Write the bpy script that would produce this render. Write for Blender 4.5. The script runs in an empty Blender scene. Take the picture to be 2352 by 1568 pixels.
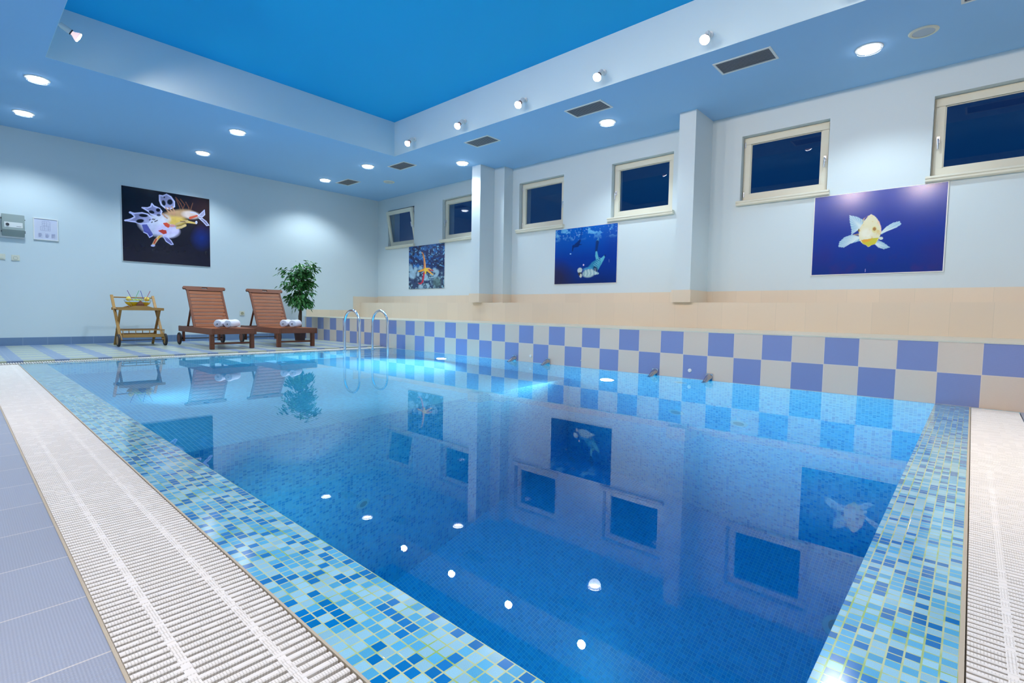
import bpy, bmesh, math, random
import numpy as np
from mathutils import Vector, Matrix, Euler
random.seed(7); np.random.seed(7)
SC = bpy.context.scene
COL = SC.collection
R = math.radians

# ------------------------------------------------------------------ camera
F_PX, PITCH, YAW, ROLL, CAM_H = 1165.6, -3.212, 47.832, 1.01, 0.65
a, b, r = R(YAW), R(PITCH), R(ROLL)
fwd = Vector((math.sin(a)*math.cos(b), math.cos(a)*math.cos(b), math.sin(b)))
rt = Vector((math.cos(a), -math.sin(a), 0)); up = rt.cross(fwd)
rt2 = math.cos(r)*rt + math.sin(r)*up; up2 = -math.sin(r)*rt + math.cos(r)*up
cam_d = bpy.data.cameras.new('camera'); cam = bpy.data.objects.new('camera', cam_d); COL.objects.link(cam)
M = Matrix((rt2, up2, -fwd)).transposed().to_4x4(); M.translation = (0, 0, CAM_H)
cam.matrix_world = M
cam_d.sensor_width = 36; cam_d.lens = 36*F_PX/2352; cam_d.clip_start = 0.02
SC.camera = cam

# ------------------------------------------------------------------ world, exposure
W = bpy.data.worlds.new('night'); SC.world = W; W.use_nodes = True
bg = W.node_tree.nodes['Background']; bg.inputs[0].default_value = (0.002, 0.020, 0.085, 1); bg.inputs[1].default_value = 1.0
SC.view_settings.view_transform = 'Standard'; SC.view_settings.look = 'None'
SC.view_settings.gamma = 1; SC.view_settings.use_curve_mapping = False
SC.view_settings.exposure = 0.0
SC.cycles.use_denoising = True
SC.cycles.sample_clamp_indirect = 6.0
SC.cycles.use_adaptive_sampling = True; SC.cycles.adaptive_threshold = .04
SC.cycles.max_bounces = 10; SC.cycles.diffuse_bounces = 4; SC.cycles.glossy_bounces = 5; SC.cycles.transmission_bounces = 8
SC.cycles.caustics_refractive = True; SC.cycles.caustics_reflective = False
SC.cycles.blur_glossy = 0.5

# lamp strengths (W)
E_DOWN, E_SPOT, E_POOL = 124.0, 105.0, 300.0
C_DOWN, C_NEAR, C_SPOT, C_POOL = (0.80, 0.93, 1.0), (1.0, 0.90, 0.86), (1.0, 0.80, 0.62), (0.70, 0.92, 0.96)

# ------------------------------------------------------------------ helpers
def srgb(r, g, b):
    f = lambda c: (c/255/12.92 if c/255 <= .04045 else ((c/255+.055)/1.055)**2.4)
    return (f(r), f(g), f(b), 1)

def tag(o, label=None, cat=None, group=None, kind=None):
    if label: o['label'] = label
    if cat: o['category'] = cat
    if group: o['group'] = group
    if kind: o['kind'] = kind
    return o

def empty(name, loc, label, cat, group=None, rz=0):
    o = bpy.data.objects.new(name, None); COL.objects.link(o)
    o.location = loc; o.rotation_euler = (0, 0, rz); o.empty_display_size = .1
    return tag(o, label, cat, group)

class MB:
    def __init__(s): s.v = []; s.f = []
    def add(s, vs, fs):
        n = len(s.v); s.v += [tuple(p) for p in vs]; s.f += [tuple(i+n for i in f) for f in fs]; return s
    def box(s, x0, x1, y0, y1, z0, z1, m=None):
        vs = [Vector((x, y, z)) for z in (z0, z1) for y in (y0, y1) for x in (x0, x1)]
        if m is not None: vs = [m @ p for p in vs]
        return s.add(vs, [(0, 2, 3, 1), (4, 5, 7, 6), (0, 1, 5, 4), (2, 6, 7, 3), (0, 4, 6, 2), (1, 3, 7, 5)])
    def prism(s, poly, axis, lo, hi, m=None):
        # poly: list of 2D points; axis: extrusion axis
        def P(p, t):
            return {'x': (t, p[0], p[1]), 'y': (p[0], t, p[1]), 'z': (p[0], p[1], t)}[axis]
        n = len(poly); vs = [Vector(P(p, lo)) for p in poly]+[Vector(P(p, hi)) for p in poly]
        if m is not None: vs = [m @ p for p in vs]
        fs = [tuple(range(n))[::-1], tuple(range(n, 2*n))]+[(i, (i+1) % n, n+(i+1) % n, n+i) for i in range(n)]
        return s.add(vs, fs)
    def bar(s, p0, p1, w, h, upv=(0, 0, 1)):
        p0, p1 = Vector(p0), Vector(p1); d = (p1-p0).normalized(); sd = d.cross(Vector(upv))
        if sd.length < 1e-4: sd = d.cross(Vector((0, 1, 0)))
        sd.normalize(); u = sd.cross(d).normalized()
        vs = [p + sd*(sx*w/2)+u*(sz*h/2) for p in (p0, p1) for sz in (-1, 1) for sx in (-1, 1)]
        return s.add(vs, [(0, 1, 3, 2), (4, 6, 7, 5), (0, 4, 5, 1), (2, 3, 7, 6), (0, 2, 6, 4), (1, 5, 7, 3)])
    def tube(s, pts, rad, seg=14, cap=True):
        pts = [Vector(p) for p in pts]; n = len(pts)
        rads = rad if isinstance(rad, (list, tuple)) else [rad]*n
        t0 = (pts[1]-pts[0]).normalized(); u = t0.orthogonal().normalized(); rings = []
        for i, p in enumerate(pts):
            t = ((pts[min(i+1, n-1)]-pts[max(i-1, 0)])).normalized()
            u = (u - t*u.dot(t)).normalized(); w = t.cross(u)
            rings.append([p+(u*math.cos(2*math.pi*k/seg)+w*math.sin(2*math.pi*k/seg))*rads[i] for k in range(seg)])
        vs = [q for ring in rings for q in ring]
        fs = [(i*seg+k, i*seg+(k+1) % seg, (i+1)*seg+(k+1) % seg, (i+1)*seg+k) for i in range(n-1) for k in range(seg)]
        if cap: fs += [tuple(range(seg))[::-1], tuple(range((n-1)*seg, n*seg))]
        return s.add(vs, fs)
    def lathe(s, prof, c=(0, 0, 0), axis='z', seg=32, m=None):
        # prof: (radius, height); closed ends if radius 0
        vs = []; fs = []; c = Vector(c); n = len(prof)
        for (rr, h) in prof:
            for k in range(seg):
                q = 2*math.pi*k/seg; x, y = rr*math.cos(q), rr*math.sin(q)
                p = {'z': Vector((x, y, h)), 'x': Vector((h, x, y)), 'y': Vector((y, h, x))}[axis]
                if m is not None: p = m @ p
                vs.append(p+c)
        for i in range(n-1):
            for k in range(seg):
                fs.append((i*seg+k, i*seg+(k+1) % seg, (i+1)*seg+(k+1) % seg, (i+1)*seg+k))
        return s.add(vs, fs)
    def build(s, name, mat, parent=None, bevel=0, smooth=False, uvoff=(0, 0, 0)):
        me = bpy.data.meshes.new(name); me.from_pydata(s.v, [], s.f)
        bm = bmesh.new(); bm.from_mesh(me)
        bmesh.ops.remove_doubles(bm, verts=bm.verts, dist=1e-6)
        bmesh.ops.recalc_face_normals(bm, faces=bm.faces)
        if bevel:
            es = [e for e in bm.edges if len(e.link_faces) == 2 and e.calc_face_angle(0) > .6]
            bmesh.ops.bevel(bm, geom=es, offset=bevel, segments=2, affect='EDGES', clamp_overlap=True)
        uv = bm.loops.layers.uv.new('UVMap')
        for f in bm.faces:
            nx, ny, nz = abs(f.normal.x), abs(f.normal.y), abs(f.normal.z)
            f.smooth = smooth
            for l in f.loops:
                x, y, z = l.vert.co
                l[uv].uv = (x, y) if nz >= max(nx, ny) else ((y, z) if nx >= ny else (x, z))
        bm.to_mesh(me); bm.free()
        if smooth:
            try: me.set_sharp_from_angle(angle=R(38))
            except Exception: pass
        o = bpy.data.objects.new(name, me); COL.objects.link(o)
        if mat: me.materials.append(mat)
        if parent: o.parent = parent
        return o

def B(*a): return MB().box(*a)

# ------------------------------------------------------------------ materials
def newmat(name):
    m = bpy.data.materials.new(name); m.use_nodes = True; nt = m.node_tree
    return m, nt, nt.nodes['Principled BSDF']

def mat(name, col, rough=.5, metal=0, spec=.5, bump=None, coat=0, emit=None, estr=0, trans=0, ior=1.45, var=0, vscale=8):
    m, nt, p = newmat(name); N = nt.nodes; L = nt.links
    p.inputs['Base Color'].default_value = col; p.inputs['Roughness'].default_value = rough
    p.inputs['Metallic'].default_value = metal; p.inputs['Specular IOR Level'].default_value = spec
    p.inputs['Coat Weight'].default_value = coat; p.inputs['Coat Roughness'].default_value = .08
    p.inputs['IOR'].default_value = ior; p.inputs['Transmission Weight'].default_value = trans
    if emit: p.inputs['Emission Color'].default_value = emit; p.inputs['Emission Strength'].default_value = estr
    if bump or var:
        tc = N.new('ShaderNodeTexCoord'); nz = N.new('ShaderNodeTexNoise'); nz.inputs['Detail'].default_value = 4
        nz.inputs['Scale'].default_value = bump[0] if bump else vscale; L.new(tc.outputs['Object'], nz.inputs['Vector'])
        if bump:
            bp = N.new('ShaderNodeBump'); bp.inputs['Strength'].default_value = bump[1]; bp.inputs['Distance'].default_value = bump[2] if len(bump) > 2 else .002
            L.new(nz.outputs['Fac'], bp.inputs['Height']); L.new(bp.outputs[0], p.inputs['Normal'])
        if var:
            n2 = N.new('ShaderNodeTexNoise'); n2.inputs['Scale'].default_value = vscale; L.new(tc.outputs['Object'], n2.inputs['Vector'])
            mx = N.new('ShaderNodeMix'); mx.data_type = 'RGBA'; mx.inputs[6].default_value = tuple(c*(1-var) for c in col[:3])+(1,)
            mx.inputs[7].default_value = tuple(min(1, c*(1+var)) for c in col[:3])+(1,)
            L.new(n2.outputs['Fac'], mx.inputs[0]); L.new(mx.outputs[2], p.inputs['Base Color'])
    return m

class G:   # small node-expression helper
    def __init__(s, nt): s.nt = nt
    def m(s, op, a, b=None, c=None):
        n = s.nt.nodes.new('ShaderNodeMath'); n.operation = op
        for i, v in enumerate((a, b, c)):
            if v is None: continue
            if isinstance(v, (int, float)): n.inputs[i].default_value = v
            else: s.nt.links.new(v, n.inputs[i])
        return n.outputs[0]
    def uv(s):
        n = s.nt.nodes.new('ShaderNodeUVMap'); sp = s.nt.nodes.new('ShaderNodeSeparateXYZ'); s.nt.links.new(n.outputs[0], sp.inputs[0])
        return sp.outputs[0], sp.outputs[1]
    def mix(s, f, A, Bc):
        n = s.nt.nodes.new('ShaderNodeMix'); n.data_type = 'RGBA'
        for i, v in ((0, f), (6, A), (7, Bc)):
            if isinstance(v, (tuple, float, int)): n.inputs[i].default_value = v
            else: s.nt.links.new(v, n.inputs[i])
        return n.outputs[2]
    def noise2(s, a, b, off=0):
        cb = s.nt.nodes.new('ShaderNodeCombineXYZ'); s.nt.links.new(a, cb.inputs[0]); s.nt.links.new(b, cb.inputs[1]); cb.inputs[2].default_value = off
        n = s.nt.nodes.new('ShaderNodeTexWhiteNoise'); n.noise_dimensions = '3D'; s.nt.links.new(cb.outputs[0], n.inputs['Vector'])
        return n.outputs['Value']
    def bump(s, h, strength=.5, dist=.002, norm=None):
        n = s.nt.nodes.new('ShaderNodeBump'); n.inputs['Strength'].default_value = strength; n.inputs['Distance'].default_value = dist
        s.nt.links.new(h, n.inputs['Height']); return n.outputs[0]
    def grid(s, u, v, pu, pv, ou, ov, gw):
        su = s.m('DIVIDE', s.m('SUBTRACT', u, ou), pu); sv = s.m('DIVIDE', s.m('SUBTRACT', v, ov), pv)
        iu, iv = s.m('FLOOR', su), s.m('FLOOR', sv)
        fu, fv = s.m('SUBTRACT', su, iu), s.m('SUBTRACT', sv, iv)
        eu = s.m('MULTIPLY', s.m('MINIMUM', fu, s.m('SUBTRACT', 1, fu)), pu)
        ev = s.m('MULTIPLY', s.m('MINIMUM', fv, s.m('SUBTRACT', 1, fv)), pv)
        inside = s.m('GREATER_THAN', s.m('MINIMUM', eu, ev), gw/2)
        return iu, iv, inside, fu, fv

def tile_mat(name, colA, grout, pu, pv, ou=0, ov=0, gw=.003, colB=None, par=0, rough=.35, jitter=.06, studs=0, coat=0):
    m, nt, p = newmat(name); g = G(nt); u, v = g.uv()
    iu, iv, ins, fu, fv = g.grid(u, v, pu, pv, ou, ov, gw)
    base = colA
    if colB is not None:
        pr = g.m('FLOORED_MODULO', g.m('ADD', g.m('ADD', iu, iv), par), 2)
        base = g.mix(pr, colA, colB)
    rnd = g.noise2(iu, iv)
    hs = nt.nodes.new('ShaderNodeHueSaturation')
    if isinstance(base, tuple): hs.inputs['Color'].default_value = base
    else: nt.links.new(base, hs.inputs['Color'])
    nt.links.new(g.m('MULTIPLY_ADD', rnd, jitter*2, 1-jitter), hs.inputs['Value'])
    nt.links.new(g.mix(ins, grout, hs.outputs[0]), p.inputs['Base Color'])
    p.inputs['Roughness'].default_value = rough; p.inputs['Coat Weight'].default_value = coat; p.inputs['Coat Roughness'].default_value = .06
    h = ins
    if studs:
        su = g.m('SINE', g.m('MULTIPLY', g.m('ADD', u, v), 2*math.pi/studs)); sv = g.m('SINE', g.m('MULTIPLY', g.m('SUBTRACT', u, v), 2*math.pi/studs))
        h = g.m('ADD', ins, g.m('MULTIPLY', g.m('MULTIPLY', su, sv), .35))
    nt.links.new(g.bump(h, .5, .0015), p.inputs['Normal'])
    return m

def mosaic_mat(name, cols, grout, pitch=.0275, gw=.003, thr=(.38, .76), rough=.12, coat=.6, wear=False, ou=0., ov=0.):
    m, nt, p = newmat(name); g = G(nt); u, v = g.uv()
    iu, iv, ins, fu, fv = g.grid(u, v, pitch, pitch, ou, ov, gw)
    rnd = g.noise2(iu, iv)
    c = g.mix(g.m('GREATER_THAN', rnd, thr[0]), cols[0], cols[1])
    c = g.mix(g.m('GREATER_THAN', rnd, thr[1]), c, cols[2])
    r2 = g.noise2(iu, iv, 3.7)
    hs = nt.nodes.new('ShaderNodeHueSaturation'); nt.links.new(c, hs.inputs['Color'])
    nt.links.new(g.m('MULTIPLY_ADD', r2, .2, .9), hs.inputs['Value'])
    c = hs.outputs[0]
    if wear:
        nz = nt.nodes.new('ShaderNodeTexNoise'); nz.inputs['Scale'].default_value = 9; tc = nt.nodes.new('ShaderNodeTexCoord'); nt.links.new(tc.outputs['UV'], nz.inputs['Vector'])
        gf = g.m('SMOOTH_MIN', 1, g.m('MAXIMUM', 0, g.m('MULTIPLY', g.m('SUBTRACT', nz.outputs['Fac'], .48), 6)), .05)
        gc = g.mix(gf, grout, srgb(150, 185, 95))
        sp = nt.nodes.new('ShaderNodeTexNoise'); sp.inputs['Scale'].default_value = 700; nt.links.new(tc.outputs['UV'], sp.inputs['Vector'])
        hs2 = nt.nodes.new('ShaderNodeHueSaturation'); nt.links.new(c, hs2.inputs['Color']); nt.links.new(g.m('MULTIPLY_ADD', sp.outputs['Fac'], .5, .75), hs2.inputs['Value']); c = hs2.outputs[0]
        c = g.mix(ins, gc, c)
    else:
        c = g.mix(ins, grout, c)
    nt.links.new(c, p.inputs['Base Color'])
    p.inputs['Roughness'].default_value = rough; p.inputs['Coat Weight'].default_value = coat; p.inputs['Coat Roughness'].default_value = .14
    nt.links.new(g.bump(ins, .35, .001), p.inputs['Normal'])
    return m

def wood_mat(name, c0, c1, sc=(40, 4, 40), rough=.45):
    m, nt, p = newmat(name); N = nt.nodes; L = nt.links
    tc = N.new('ShaderNodeTexCoord'); mp = N.new('ShaderNodeMapping'); mp.inputs['Scale'].default_value = sc
    nz = N.new('ShaderNodeTexNoise'); nz.inputs['Scale'].default_value = 1; nz.inputs['Detail'].default_value = 5
    L.new(tc.outputs['Object'], mp.inputs[0]); L.new(mp.outputs[0], nz.inputs['Vector'])
    mx = N.new('ShaderNodeMix'); mx.data_type = 'RGBA'; mx.inputs[6].default_value = c0; mx.inputs[7].default_value = c1
    L.new(nz.outputs['Fac'], mx.inputs[0]); L.new(mx.outputs[2], p.inputs['Base Color']); p.inputs['Roughness'].default_value = rough; p.inputs['Specular IOR Level'].default_value = .25
    return m

M_WALL = mat('wall_paint', (.64, .73, .77, 1), .75, bump=(160, .12, .002))
M_CEIL = mat('soffit_paint', (.33, .58, .88, 1), .8, bump=(120, .08, .002))
M_COVE = mat('cove_side_paint', (.57, .75, .85, 1), .75)
M_CTOP = mat('cove_top_paint', (.0, .39, .76, 1), .8)
M_WHITE = mat('white_plastic', (.82, .82, .80, 1), .4)
M_CREAM = mat('cream_window_paint', (.72, .71, .60, 1), .4)
M_BEIGE = tile_mat('beige_wall_tile', (.78, .66, .52, 1), (.68, .60, .48, 1), .3215, .345, .175-.3215*3, .491, .003, rough=.3, jitter=.03)
M_TREAD = tile_mat('beige_tread_tile', (.68, .64, .52, 1), (.72, .68, .58, 1), .3215, .3215, 0, .175, .003, rough=.3, jitter=.03)
M_CHECK = tile_mat('lilac_beige_checker_tile', (.72, .60, .50, 1), (.74, .62, .55, 1), .2665, .2585, -.0715, -.026, .005, colB=(.22, .27, .52, 1), par=1, rough=.4, jitter=.04, studs=.012)
M_BASEB = tile_mat('blue_grey_skirting_tile', (.16, .25, .40, 1), (.4, .47, .6, 1), .2925, .5, .745, -.1, .003, rough=.35, jitter=.05)
M_DECKL = tile_mat('lilac_grey_deck_tile', (.32, .36, .45, 1), (.60, .58, .56, 1), .62, .2777, .195, .9424, .004, rough=.4, jitter=.03, studs=.011)
MOS = [srgb(146, 200, 222), srgb(84, 172, 216), srgb(0, 114, 188)]
M_COPE = mosaic_mat('pool_edge_glass_mosaic', MOS, srgb(190, 206, 160), .0275, .0035, wear=True, ou=.4894, ov=-.014)
M_MOSW = mosaic_mat('pool_wall_glass_mosaic', [srgb(165, 228, 242), srgb(140, 214, 238), srgb(85, 182, 222)], srgb(190, 235, 245), .0275, .004, thr=(.45, .80), coat=0, rough=.3)
M_MOSF = mosaic_mat('pool_floor_mosaic', [srgb(120, 205, 238), srgb(112, 198, 234), srgb(104, 190, 230)], srgb(190, 240, 252), .030, .0045, coat=0, rough=.3)
def deck_back():
    m, nt, p = newmat('rear_deck_tile'); g = G(nt); u, v = g.uv()
    iu, iv, ins, fu, fv = g.grid(u, v, .41, .41, .54, 9.535, .0)
    cream = g.m('MULTIPLY', g.m('LESS_THAN', fu, .66), g.m('LESS_THAN', fv, .8))
    iu, iv, ins, fu, fv = g.grid(u, v, .1025, .1025, .54, 9.535, .003)
    c = g.mix(cream, (.21, .29, .44, 1), (.44, .49, .38, 1))
    nt.links.new(g.mix(ins, (.45, .5, .55, 1), c), p.inputs['Base Color']); p.inputs['Roughness'].default_value = .3
    return m
M_DECKB = deck_back()
def grate_mat(ax):
    m, nt, p = newmat('white_grate_plastic_'+ax); g = G(nt); u, v = g.uv(); t = u if ax == 'x' else v; o = v if ax == 'x' else u
    fr = g.m('FRACT', g.m('DIVIDE', t, .0052)); blk = g.noise2(g.m('FLOOR', g.m('DIVIDE', t, .0260)), g.m('FLOOR', g.m('DIVIDE', o, .0222)))
    slot = g.m('MULTIPLY', g.m('LESS_THAN', fr, .30), g.m('GREATER_THAN', blk, .30))
    nt.links.new(g.mix(slot, (.84, .81, .765, 1), (.64, .61, .56, 1)), p.inputs['Base Color']); p.inputs['Roughness'].default_value = .5
    nt.links.new(g.bump(g.m('SUBTRACT', 1, slot), .5, .0012), p.inputs['Normal']); return m
M_GRATE = {'y': grate_mat('x'), 'x': grate_mat('y')}
M_TROUGH = mat('beige_trough', (.42, .36, .27, 1), .7)
M_GROUT = mat('grate_edge_grout', (.50, .44, .34, 1), .8, bump=(300, .3, .002))
M_CHROME = mat('chrome', (.82, .84, .88, 1), .09, metal=1)
M_SILVER = mat('silver_metal', (.80, .81, .85, 1), .32, metal=1)
M_DARK = mat('dark_metal', (.05, .05, .06, 1), .5)
M_VENTD = mat('vent_cavity', (.05, .055, .07, 1), .8)
M_VENT = mat('vent_slat_grey', (.30, .30, .34, 1), .45)
M_TEAK = wood_mat('red_brown_teak', (.15, .045, .022, 1), (.24, .085, .045, 1), (6, 45, 45))
M_TEAKL = wood_mat('red_brown_teak_slats', (.26, .078, .030, 1), (.38, .13, .056, 1), (5, 40, 40))
M_OAK = wood_mat('honey_wood', (.36, .19, .055, 1), (.50, .29, .10, 1), (6, 40, 40))
M_RUBBER = mat('black_rubber', (.025, .02, .022, 1), .6)
M_TOWEL = mat('white_towel', (.80, .79, .90, 1), .95, bump=(500, .7, .004))
M_POT = mat('dark_brown_pot', (.05, .02, .018, 1), .5)
M_BARK = mat('brown_bark', (.10, .06, .035, 1), .8, bump=(60, .5, .004))
M_LEAF = mat('green_leaf', (.05, .19, .045, 1), .35, var=.7, vscale=14)
M_SOIL = mat('soil', (.03, .02, .015, 1), .9)
M_PANEL = mat('grey_enclosure', (.36, .42, .40, 1), .45)
M_GLOWD = mat('lit_diffuser', (.9, .9, .95, 1), .4, emit=(.86, .9, 1, 1), estr=18)
M_GLOWS = mat('lit_bulb', (1, .95, .9, 1), .4, emit=(1, .93, .86, 1), estr=30)
M_BULBS = mat('bulb_reflector', (.85, .70, .72, 1), .3, emit=(1, .72, .70, 1), estr=.8)
M_GLOWP = mat('lit_pool_lens', (1, 1, 1, 1), .4, emit=(.9, .97, 1, 1), estr=40)
M_NIGHTGLASS = None

def glass_mat(name, col, ior=1.45, rough=0):
    m = bpy.data.materials.new(name); m.use_nodes = True; nt = m.node_tree; nt.nodes.clear()
    o = nt.nodes.new('ShaderNodeOutputMaterial'); g = nt.nodes.new('ShaderNodeBsdfGlass')
    g.inputs['Color'].default_value = col; g.inputs['IOR'].default_value = ior; g.inputs['Roughness'].default_value = rough
    nt.links.new(g.outputs[0], o.inputs[0]); return m, nt, o
M_PANE, _nt, _o = glass_mat('window_glass', (1, 1, 1, 1), 1.5)
_t = _nt.nodes.new('ShaderNodeBsdfTransparent'); _t.inputs[0].default_value = (.86, .93, 1, 1); _gl = _nt.nodes.new('ShaderNodeBsdfGlossy'); _gl.inputs['Roughness'].default_value = 0
_fr = _nt.nodes.new('ShaderNodeFresnel'); _ge = _nt.nodes.new('ShaderNodeNewGeometry'); _mr = _nt.nodes.new('ShaderNodeMapRange')
_mr.inputs['To Min'].default_value = 1.5; _mr.inputs['To Max'].default_value = 1/1.5; _nt.links.new(_ge.outputs['Backfacing'], _mr.inputs['Value']); _nt.links.new(_mr.outputs[0], _fr.inputs[0]); _mx = _nt.nodes.new('ShaderNodeMixShader')
_nt.links.new(_fr.outputs[0], _mx.inputs[0]); _nt.links.new(_t.outputs[0], _mx.inputs[1]); _nt.links.new(_gl.outputs[0], _mx.inputs[2]); _nt.links.new(_mx.outputs[0], _o.inputs[0])
M_CLEAR = glass_mat('clear_glass', (.95, .98, 1, 1), 1.45)[0]
M_WATER, _nt, _o = glass_mat('pool_water', (1, 1, 1, 1), 1.333)
_g = G(_nt); _n = _nt.nodes.new('ShaderNodeTexNoise'); _n.inputs['Scale'].default_value = 1.6; _n.inputs['Detail'].default_value = 2
_tc = _nt.nodes.new('ShaderNodeTexCoord'); _nt.links.new(_tc.outputs['Object'], _n.inputs['Vector'])
_nt.links.new(_g.bump(_n.outputs['Fac'], .06, .003), _nt.nodes['Glass BSDF'].inputs['Normal'])
_va = _nt.nodes.new('ShaderNodeVolumeAbsorption'); _va.inputs['Color'].default_value = (.0, .66, .82, 1); _va.inputs['Density'].default_value = .42
_nt.links.new(_va.outputs[0], _o.inputs['Volume'])

# ------------------------------------------------------------------ dimensions
ZC, ZK = 3.385, 3.973                   # soffit and recess ceiling heights
XW, YW = 7.2605, 11.18                  # window wall, back wall
XL, YF = -2.6, -3.4                     # left wall, wall behind the viewer
C1, C2, C3, C4 = 5.36, 7.748, .779, -2.4   # recess sides
ZW = -.026                              # water line and pool-side deck
PX0, PX1, PY0, PY1 = .71, 5.36, .194, 7.75
GZ = ZW
S = 'structure'
def ce(x, y, z=3.4125): return (x*.99, y*.99, .65+(z-.65)*.99)

# ------------------------------------------------------------------ shell
def struct(o): o['kind'] = S; return o
fb = B(XL, PX1+.05, 8.11, YW, -.2, 0).build('floor', M_DECKB); struct(fb)
fl = B(XL, .195, YF, 8.11, -.2, GZ).build('floor_left', M_DECKL); struct(fl)
struct(B(.195, XW, YF, -.297, -.2, GZ).build('floor_front', M_DECKL))
struct(B(XL-.2, XW, YW, YW+.2, -.2, ZK+.2).build('wall_back', M_WALL))
struct(B(XL-.2, XL, YF-.2, YW, -.2, ZK+.2).build('wall_left', M_WALL))
struct(B(XL, XW+.35, YF-.2, YF, -.2, ZK+.2).build('wall_front', M_WALL))
# window wall with six openings
HOLES = [(9.70, 10.75), (7.65, 8.69), (5.42, 6.455), (3.405, 4.455), (1.41, 2.435), (-.61, .43)]
HZ0, HZ1 = 2.205, 3.085
ww = MB(); ww.box(XW, XW+.34, YF, YW, -.2, HZ0).box(XW, XW+.34, YF, YW, HZ1, ZK+.2)
ys = [YF]+[q for h in sorted(HOLES) for q in h]+[YW]
for i in range(0, len(ys), 2): ww.box(XW, XW+.34, ys[i], ys[i+1], HZ0, HZ1)
struct(ww.build('wall_right', M_WALL))
# ceiling: soffit ring with a raised recess
cl = MB().box(C1, XW, YF, YW, ZC, ZC+.06).box(XL, C3, YF, YW, ZC, ZC+.06).box(C3, C1, C2, YW, ZC, ZC+.06).box(C3, C1, YF, C4, ZC, ZC+.06)
struct(cl.build('ceiling', M_CEIL))
cs = MB().box(C1-.003, C1+.06, C4, C2, ZC+.0005, ZK).box(C3-.06, C3+.003, C4, C2, ZC+.0005, ZK).box(C3, C1, C2-.003, C2+.06, ZC+.0005, ZK).box(C3, C1, C4-.06, C4+.003, ZC+.0005, ZK)
struct(cs.build('ceiling_recess_sides', M_COVE))
struct(B(C3-.1, C1+.1, C4-.1, C2+.1, ZK, ZK+.06).build('ceiling_recess_top', M_CTOP))
# pillars on the window wall, with tiled feet
def pillar(name, x0, y0, y1):
    struct(B(x0, XW, y0, y1, .84, ZC).build(name, M_WALL))
    struct(B(x0-.014, XW, y0-.014, y1+.03, .836, 1.005).build(name+'_tiled_foot', M_BEIGE))
pillar('wall_right_pillar', 6.655, 6.886, 7.115)
pillar('wall_right_half_pillar', 7.024, 6.625, 6.885)
pillar('wall_right_near_pillar', 6.685, 2.8405, 3.068)
# tiled ledge along the window wall
BX, BZ, RX, RZ = 5.36, .491, 6.741, .835
struct(B(BX, XW, YF, YW, GZ-.0005, BZ-.012).build('ledge_front', M_CHECK))
struct(B(BX-.004, XW, YF, YW, BZ-.012, BZ).build('ledge_tread', M_TREAD))
struct(B(RX, XW, YF, YW, BZ, RZ).build('ledge_riser', M_BEIGE))
struct(B(XW-.012, XW, YF, YW, RZ, 1.005).build('trim_1', M_BEIGE))
tb = MB().box(5.386, 6.563, YW-.012, YW, .47, .650).box(6.563, RX, YW-.012, YW, .47, .985).box(RX, XW, YW-.012, YW, .8, .990)
struct(tb.build('trim_2', M_BEIGE))
struct(B(XL, BX, YW-.012, YW, 0, .124).build('baseboard_back', M_BASEB))

# ------------------------------------------------------------------ pool shell
DZ, SZ, SY = -3.9, -1.15, 3.84
sh = MB()
sh.box(PX0-.2, PX0, PY0-.2, PY1+.2, DZ-.2, GZ-.03)
sh.box(PX1, PX1+.2, PY0-.55, PY1+.4, DZ-.2, GZ-.001)
sh.box(PX0, PX1, PY0-.2, PY0, DZ-.2, GZ-.03).box(PX0, PX1, PY1, PY1+.2, DZ-.2, GZ-.03)
sh.box(PX0, PX1, SY, SY+.2, DZ, SZ)
struct(sh.build('pool_wall', M_MOSW))
pf = MB().box(PX0, PX1, PY0, SY, DZ-.1, DZ).box(PX0, PX1, SY+.004, PY1, SZ-.1, SZ+.002)
struct(pf.build('pool_floor', M_MOSF))
cp = MB()
def cope(x0, x1, y0, y1): cp.box(x0, x1, y0, y1, GZ-.05, GZ+.0015)
cope(.49, PX0, -.014, 7.95); cope(PX0, PX1, -.014, PY0); cope(PX0, PX1, PY1, 7.95)
co = cp.build('pool_coping', M_COPE, bevel=.0)
struct(co)
# water
wt = B(PX0-.02, PX1+.02, PY0-.02, PY1+.02, DZ-.05, GZ-.001).build('pool_water', M_WATER)
tag(wt, 'clear still blue water filling the tiled swimming pool', 'water', kind='stuff')
# trough under the grates, and grout kerbs
tr = MB().box(.195, .49, YF+.2, 8.11, -.2, GZ-.075).box(.49, PX1, -.297, -.014, -.2, GZ-.075).box(.49, PX1, 7.95, 8.11, -.2, GZ-.075)
struct(tr.build('floor_gutter', M_TROUGH))
kb = MB().box(.486, .4915, -.02, 7.957, GZ-.07, GZ+.002).box(.49, PX1, -.022, -.0135, GZ-.07, GZ+.002)  .box(.191, .197, YF+.2, 8.11, GZ-.07, GZ+.002)
struct(kb.build('floor_grout_edge', M_GROUT))

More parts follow.
